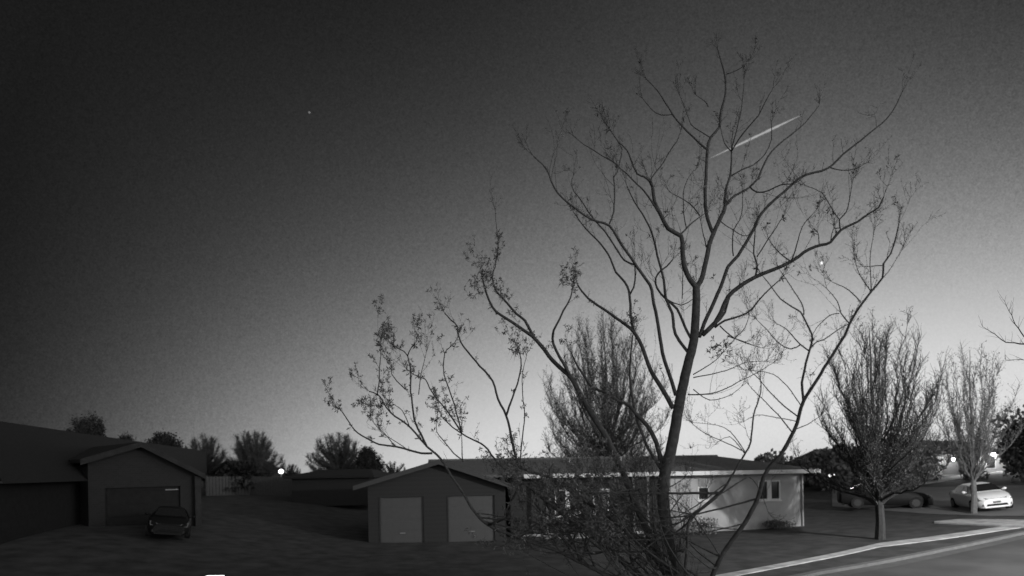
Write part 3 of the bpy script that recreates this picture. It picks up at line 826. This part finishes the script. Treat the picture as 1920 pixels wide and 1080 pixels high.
# low tangle in front of the ranch house (procedural but rooted in the stems)
stemnodes = [n for n in nodes if n[1] > 890 and n[0] > 880]
for i in range(130):
    n0 = random.choice(stemnodes)
    tx = random.uniform(930, 1290); ty = random.uniform(875, 1060)
    L = math.hypot(tx-n0[0], ty-n0[1])
    if L < 40 or L > 330: continue
    mx = (n0[0]+tx)/2 + random.uniform(-30, 30); my = (n0[1]+ty)/2 + random.uniform(-10, 45)
    br(random.uniform(1.0, 3.0), .5, .45, [(n0[0], n0[1]), (mx, my), (tx, ty)], random.uniform(-.8, .8), n0[2])
# twigs and young leaves on every limb
def twig_at(p, d, L, r, tuft, depth=0):
    n = 5
    pts, e = limb_path(p, d, L, n, .20, .12)
    twigs.tube(pts, [max(.0012, r*(1-k/(n+1))) for k in range(n+1)], 3)
    # thorny spurs
    for k in range(1, n+1):
        if random.random() < .75:
            q = pts[k]; sd = (e + rv()*1.3).normalized(); l2 = random.uniform(.012, .04)
            twigs.tube([q, q + sd*l2], [.0025, .001], 3)
        if random.random() < tuft*.5: spray(leaves, pts[k], random.randint(4, 7), .04)
    if random.random() < tuft: spray(leaves, pts[-1], random.randint(6, 11), .055)
    if depth < 2 and L > .15:
        for _ in range(random.randint(1, 3)):
            k = random.randint(1, n); twig_at(pts[k], (e + rv()*.9), L*random.uniform(.4, .7), r*.7, tuft, depth+1)
for P3, rr_, tf, dd in ALL:
    n = len(P3)
    for i in range(2, n):
        d = (P3[i] - P3[i-1]); 
        if d.length < 1e-6: continue
        seg_l = d.length; d = d.normalized(); r = rr_[i]; x_, y_ = dd[i]
        # spurs roughen the silhouette
        for _ in range(3):
            sd = (d*.4 + rv()).normalized(); q = P3[i-1].lerp(P3[i], random.random())
            l2 = random.uniform(.01, .03) + r
            twigs.tube([q, q + sd*l2], [.003, .001], 3)
        tip = i / n
        left = x_ < 1180 and y_ > 480
        low = y_ > 880
        rate = .19 + .16*tip
        if low: rate = .15
        if y_ < 300: rate *= .6
        if r > .035: rate *= .35
        if x_ > 1340 and y_ > 480: rate *= .34
        if left: rate *= .8
        if random.random() < rate:
            base_d = (d*.8 + rv()*.75 + Vector((0,0,.45)))
            L = random.uniform(.15, .75) if not left else random.uniform(.10, .36)
            if y_ < 320 or x_ > 1600: L *= .55
            twig_at(P3[i], base_d, L, .0042 if r > .008 else .003, (tf*.8 if left else tf*.04 if low else tf*.10))
        if left and random.random() < tf*.17 and r < .03:
            [spray(leaves, P3[i] + rv()*.05, random.randint(6, 10), .055) for _q in range(2)]
        elif not low and random.random() < tf*.05 and r < .02:
            spray(leaves, P3[i] + rv()*.01, random.randint(5, 10), .045)
    tipr = P3[-1]
    for _ in range(4): twig_at(tipr, (P3[-1]-P3[-2]).normalized() + rv()*.35 + Vector((0,0,.25)), random.uniform(.2, .5) if left else random.uniform(.2, .4), .0028, tf*(.8 if left else .12))
    if tf >= .5 and not low: 
        for _ in range(2 if left else 1): spray(leaves, tipr + rv()*.05, 12, .07)
for cx, cy, rad, Yc in ((905,505,.22,9.9),(890,540,.18,9.9),(925,530,.2,10.0),(945,555,.16,10.0),(972,655,.15,9.8),(1062,524,.13,9.6),(935,440,.06,10.0),(1130,690,.2,9.5),(1185,600,.14,9.4),(1140,750,.25,9.3),(1100,740,.22,9.5),(1350,655,.2,9.0)):
    for _ in range(int(rad*130)):
        c = at(cx, cy, Yc) - base + rv()*rad*random.random()**.5
        spray(leaves, c, 8, .055); 
        twigs.tube([c, c + rv()*.08 + Vector((0,0,-.06))], [.002, .0015], 3)
wood.build('trunk', m_bark, NT, smooth=True)
twigs.build('twigs', m_bark, NT)
leaves.build('crown', m_leaf, NT)

# twigs reaching in from a tree just beyond the right edge
random.seed(5)
eb_ = at(2230, 1200, 12); eb_.z = gz(eb_.x, eb_.y)
ET = empty('bare_tree', eb_, 'bare tree whose thin twigs reach in at the right edge of the sky', 'tree')
ew = MB()
def er(r0, r1, pts):
    P3 = [at(x, y, Y) - eb_ for x, y, Y in pts]
    D3 = []
    for a, b in zip(P3, P3[1:]):
        for k in range(4): D3.append(a.lerp(b, k/4) + (rv()*.012 if k else Vector((0,0,0))))
    D3.append(P3[-1]); n = len(D3)
    ew.tube(D3, [r0 + (r1-r0)*k/(n-1) for k in range(n)], 5)
    for k in range(n//2, n):
        for _ in range(2):
            q, _e = limb_path(D3[k], (D3[-1]-D3[-2]).normalized() + rv()*.8 + Vector((0,0,.3)), random.uniform(.08, .3), 3, .2, .1)
            ew.tube(q, [.003, .0025, .002, .0015], 3)
ew.tube([(0,0,-.2),(0,0,.5),(.05,0,1.6),(-.05,0,2.6)], [.16,.13,.11,.10], 8)
topy = at(2230, 880, 12)
er(.09, .03, [(2225,915,12),(2180,800,12),(2120,740,11.8),(2040,680,11.7)])
er(.07, .02, [(2228,900,12),(2260,700,12.2),(2300,500,12.4)])
er(.025, .003, [(2040,680,11.7),(1960,650,11.6),(1920,645,11.5),(1886,642,11.5),(1842,612,11.4)])
er(.015, .003, [(1990,655,11.6),(1920,631,11.8),(1900,600,11.9),(1884,565,12)])
er(.012, .003, [(2040,682,11.7),(1960,674,11.5),(1920,675,11.3),(1886,675,11.2)])
er(.02, .004, [(2120,740,11.8),(2060,640,12),(1990,560,12.1),(1950,500,12.2)])
ew.build('trunk', m_bark, ET)

# ------------------------------------------------------------------ cars
def car(name, label, loc, heading, tilt, paint, group='cars on the driveway', lensm=None):
    "sedan; local +x is the front, y to its left; heading = direction of +x"
    lensm = lensm or m_lens
    o = empty(name, loc, label, 'car', group)
    o.rotation_mode = 'XYZ'; o.rotation_euler = (tilt, 0, heading)
    # body: longitudinal stations with half profile (y, z) from sill to centre line
    st = [(-2.25,.42,.60,.92,.70),(-2.15,.28,.76,1.02,.84),(-1.6,.22,.86,1.06,.90),(-.9,.2,.89,1.05,.92),(0,.2,.90,1.02,.92),(.8,.2,.89,.99,.90),(1.3,.2,.88,.97,.88),(1.8,.22,.84,.88,.84),(2.12,.2,.76,.76,.76),(2.28,.2,.60,.64,.60)]
    b = MB(); rings = []
    for (x, zb_, w, zt, ws) in st:
        half = [(w*.90, zb_), (w, zb_+.14), (w*1.01, (zb_+zt)/2), (w*.985, zt-.13), (w*.90, zt-.03), (w*.5, zt+.015), (0, zt+.025)]
        ring = [(x, y, z) for y, z in half] + [(x, -y, z) for y, z in reversed(half[:-1])]
        idx = []
        for q in ring: idx.append(len(b.v)); b.v.append(q)
        rings.append(idx)
    for r0_, r1_ in zip(rings, rings[1:]):
        n = len(r0_)
        for k in range(n): b.f.append((r0_[k], r1_[k], r1_[(k+1)%n], r0_[(k+1)%n]))
    b.f.append(tuple(reversed(rings[0]))); b.f.append(tuple(rings[-1]))
    # greenhouse frame (roof and pillars as one skin)
    cs = [(-1.75,.97,.70,1.05),(-1.05,.93,.62,1.40),(-.5,.9,.60,1.455),(.15,.9,.60,1.445),(.45,.92,.62,1.39),(1.25,.95,.72,1.0)]
    rg = []
    for (x, zl, w, zt) in cs:
        wt = w*.93 if zt > 1.2 else w
        wl_ = .80
        ring = [(x, wl_, zl), (x, wt, max(zl, zt-.05)), (x, wt*.7, zt), (x, 0, zt+.02), (x, -wt*.7, zt), (x, -wt, max(zl, zt-.05)), (x, -wl_, zl)]
        idx = []
        for q in ring: idx.append(len(b.v)); b.v.append(q)
        rg.append(idx)
    for r0_, r1_ in zip(rg, rg[1:]):
        for k in range(6): b.f.append((r0_[k], r1_[k], r1_[k+1], r0_[k+1]))
    bo = b.build('body', paint, o, smooth=False)
    me = bo.data
    bm = bmesh.new(); bm.from_mesh(me); bmesh.ops.recalc_face_normals(bm, faces=bm.faces); bm.to_mesh(me); bm.free()
    me.polygons.foreach_set('use_smooth', [True]*len(me.polygons))
    try: me.set_sharp_from_angle(angle=R(32))
    except Exception: pass
    e = .012
    MB().prism([(1.18,.66,1.045+e),(1.18,-.66,1.045+e),(.50,-.53,1.385+e),(.50,.53,1.385+e)], (.01,0,.012)).build('windshield', m_glass, o)
    MB().prism([(-1.68,.62,1.10),(-1.68,-.62,1.10),(-1.10,-.5,1.395),(-1.10,.5,1.395)], (-.01,0,.012)).build('rear_window', m_glass, o)
    for s in (1, -1):
        for (xa, xb, xc, xd) in ((.10,.88,.36,.10),(-.92,.02,.02,-.80)):
            y0 = .80*s; y1 = .60*s
            MB().prism([(xa,y0,1.0),(xb,y0,1.0),(xc,y1,1.36),(xd,y1,1.36)], (0,.02*s,.01)).build('side_window', m_glass, o)
        mi = MB(); mi.sphere((.78, .98*s, 1.06), .1, 8, 6, .75); mi.tube([(.8,.80*s,1.02),(.79,.93*s,1.04)], .025, 5); mi.build('side_mirror', paint, o, smooth=True)
        # headlight wraps the front corner
        MB().prism([(2.16,.80*s*.92,.60),(2.235,.46*s,.585),(2.17,.44*s,.71),(1.86,.77*s,.80)], (.035,.02*s,.012)).build('headlight', lensm, o)
        MB().prism([(-2.19,.78*s,.78),(-2.22,.5*s,.78),(-2.18,.48*s,.93),(-2.10,.74*s,.93)], (-.03,0,0)).build('taillight', m_dark, o)
        MB().tube([(2.2,.6*s,.36),(2.275,.6*s,.36)], .065, 8).build('fog_light', m_blk, o)
        for x in (1.42, -1.38):
            ty = MB().tube([(x, .68*s, .32), (x, .91*s, .32)], .325, 18).build('wheel', m_rub, o)
            rm = MB().tube([(x, .905*s, .32), (x, .925*s, .32)], .2, 14)
            rm.build('rim', m_rim if paint is m_carw else m_blk, ty)
    gm = MB()
    for k in range(3): gm.box((2.15,-.46,.565+.05*k), (2.275-.022*k,.46,.605+.05*k))
    gm.build('grille', m_blk, o)
    MB().prism([(2.25,.50,.29),(2.25,-.50,.29),(2.285,-.44,.40),(2.285,.44,.40)], (.03,0,0)).build('lower_grille', m_blk, o)
    MB().box((2.275,-.17,.445), (2.312,.17,.545)).build('license_plate', m_lens if paint is m_carw else m_dark, o)
    MB().box((-2.0,-.6,.17),(2.0,.6,.24)).build('underbody', m_blk, o)
    return o
cp = gp(1872, 961, .02)
cdir = Vector((-cp.x, -cp.y, 0)).normalized()
ang = math.atan2(cdir.y, cdir.x) + R(20)
slope_c = math.atan2(gz(cp.x+1, cp.y) - gz(cp.x-1, cp.y), 2)
fwd = Vector((math.cos(ang), math.sin(ang), 0)); cc = cp - fwd*2.0
cc.z = gz(cc.x, cc.y) + .03
wc = car('parked_car', 'white sedan parked facing the camera beside the slim street tree', cc, ang, R(7), m_carw); wc.scale = (.88, .88, .88)
c2 = gp(1668, 955, .02); c2.y += .6; c2.z = gz(c2.x, c2.y) + .03
car('parked_car', 'dark sedan on the drive half hidden behind the street tree trunk', c2, R(-22), R(-2), m_card)
c3 = gp(316, 1003, .02); c3.z = gz(c3.x, c3.y) + .02
sl3 = math.atan2(gz(c3.x + 1, c3.y) - gz(c3.x - 1, c3.y), 2)
k3 = car('parked_car', 'small black car nose out before the dark left garage, only its headlights glinting', c3, R(-62), sl3 * .9, m_card, lensm=m_lens)
k3.scale = (.78, .78, .72)

# ------------------------------------------------------------------ lamps
def point(name, loc, power, parent, rad=.08):
    l = bpy.data.lights.new(name, 'POINT'); l.energy = power; l.shadow_soft_size = rad
    o = bpy.data.objects.new(name, l); col.objects.link(o); o.location = loc; o.parent = parent; return o
def wall_lamp(px, py, Y, label, power, s=1.):
    p = at(px, py, Y)
    o = empty('wall_lamp', p, label, 'lamp', 'lit lamps on the right house')
    MB().box((-.07, .12, -.14), (.07, .16, .14)).tube([(0,.14,.12),(0,-.02,.2)], .015, 5).build('bracket', m_blk, o)
    MB().tube([(0,-.0,-.14*s),(0,-.0,.12*s)], [.10*s,.15*s], 8).build('lamp_shade', m_lamp, o)
    MB().tube([(0,0,.12*s),(0,0,.2*s)], [.2*s,.02], 8).build('cap', m_blk, o)
    point('lamp_light', (0, -.35, -.1), power, o)
wall_lamp(1787, 861, 52.5, 'left of the two glowing wall lamps on the right house', 150, 0.9)
wall_lamp(1862, 852, 52.5, 'right of the two glowing wall lamps, the brighter one, by the black evergreen', 180, 1.0)
# street light far left
p = at(527, 884, 58); zg = gz(p.x, p.y)
o = empty('street_light', (p.x, p.y, zg), 'bright round street light glowing among the far left houses', 'street light')
MB().tube([(0,0,0),(0,0,p.z-zg-.3)], [.07,.05], 8).build('pole', m_metal, o)
MB().sphere((0,0,p.z-zg), .21, 14, 10).build('lamp_globe', m_lamp, o, smooth=True)
point('lamp_light', (0, 0, p.z-zg-.6), 60, o)
# small distant porch lights
for px, py, r_, lb in ((1556, 892, .11, 'tiny distant porch light right of the ranch house'), (1564, 890, .05, 'fainter tiny porch light beside the brighter one')):
    p = at(px, py, 47); zg = gz(p.x, p.y)
    o = empty('porch_light', (p.x, p.y, zg), lb, 'lamp', 'tiny porch lights')
    MB().tube([(0,0,0),(0,0,p.z-zg-r_)], .03, 5).build('post', m_blk, o); MB().sphere((0,0,p.z-zg), r_, 8, 6).build('lamp_globe', m_lampw, o)
# pale yard light cut by the bottom edge of the frame
q = gp(403, 1088)
o = empty('garden_light', q, 'white glowing strip light at the bottom edge of the lawn', 'lamp')
MB().box((-.20,-.05,0),(.20,.05,.06)).build('base', m_blk, o); MB().box((-.24,-.06,.061),(.24,.06,.13)).build('lamp_shade', m_lampw, o)
# street lamp that lights the right side, on the kerb just beyond the right edge
q = Vector((22.2, 10.0, 0)); q.z = gz(q.x, q.y)
o = empty('street_lamp', q, 'tall street lamp on the kerb beyond the right edge, lighting the road', 'street lamp')
MB().tube([(0,0,0),(0,0,.5),(0,0,7.2),(-.3,0,7.7),(-1.4,0,7.9)], [.12,.09,.06,.05,.045], 10).build('pole', m_metal, o)
MB().box((-2.0,-.14,7.82),(-1.35,.14,7.98)).build('lamp_head', m_metal, o)
MB().box((-1.95,-.11,7.77),(-1.45,.11,7.819)).build('lens', m_lamp, o)
lo_ = point('lamp_light', (-1.7, 0, 7.6), 100, o, .25)
sp_ = bpy.data.lights.new('lamp_light', 'SPOT'); sp_.energy = 21000; sp_.shadow_soft_size = .25     # shielded head throws its light forward over road and lawn
sp_.spot_size = R(108); sp_.spot_blend = .9
lo_.data = sp_
aim = Vector((13, 27, .4)) - (q + Vector((-1.7, 0, 7.6)))
lo_.rotation_euler = (-aim).to_track_quat('Z', 'Y').to_euler()

# ------------------------------------------------------------------ sky objects
def star(px, py, r_px, label, mm, name='star'):
    Y = 1500.; p = at(px, py, Y); o = MB().sphere((0,0,0), r_px/F*Y, 12, 8).build(name, mm, smooth=True)
    o.location = p; tag(o, label, 'star')
star(1540, 493, 2.8, 'brightest white evening star between the right branches', m_star, 'evening_star')
star(580, 211, 1.8, 'faint star alone in the dark left sky', m_stard)
a = at(1331, 297, 700); b = at(1502, 216, 700)
mt_ = MB(); n = 40; d = b - a
mt_.tube([d * (k/n) for k in range(n+1)], [(.10 + 1.05*math.sin(math.pi*(k/n)**1.25)**.9)*(1+.22*random.uniform(-1,1)) for k in range(n+1)], 8)
o = mt_.build('meteor', m_met); o.location = a
tag(o, 'thin bright meteor streak slanting behind the upper branches', 'meteor')
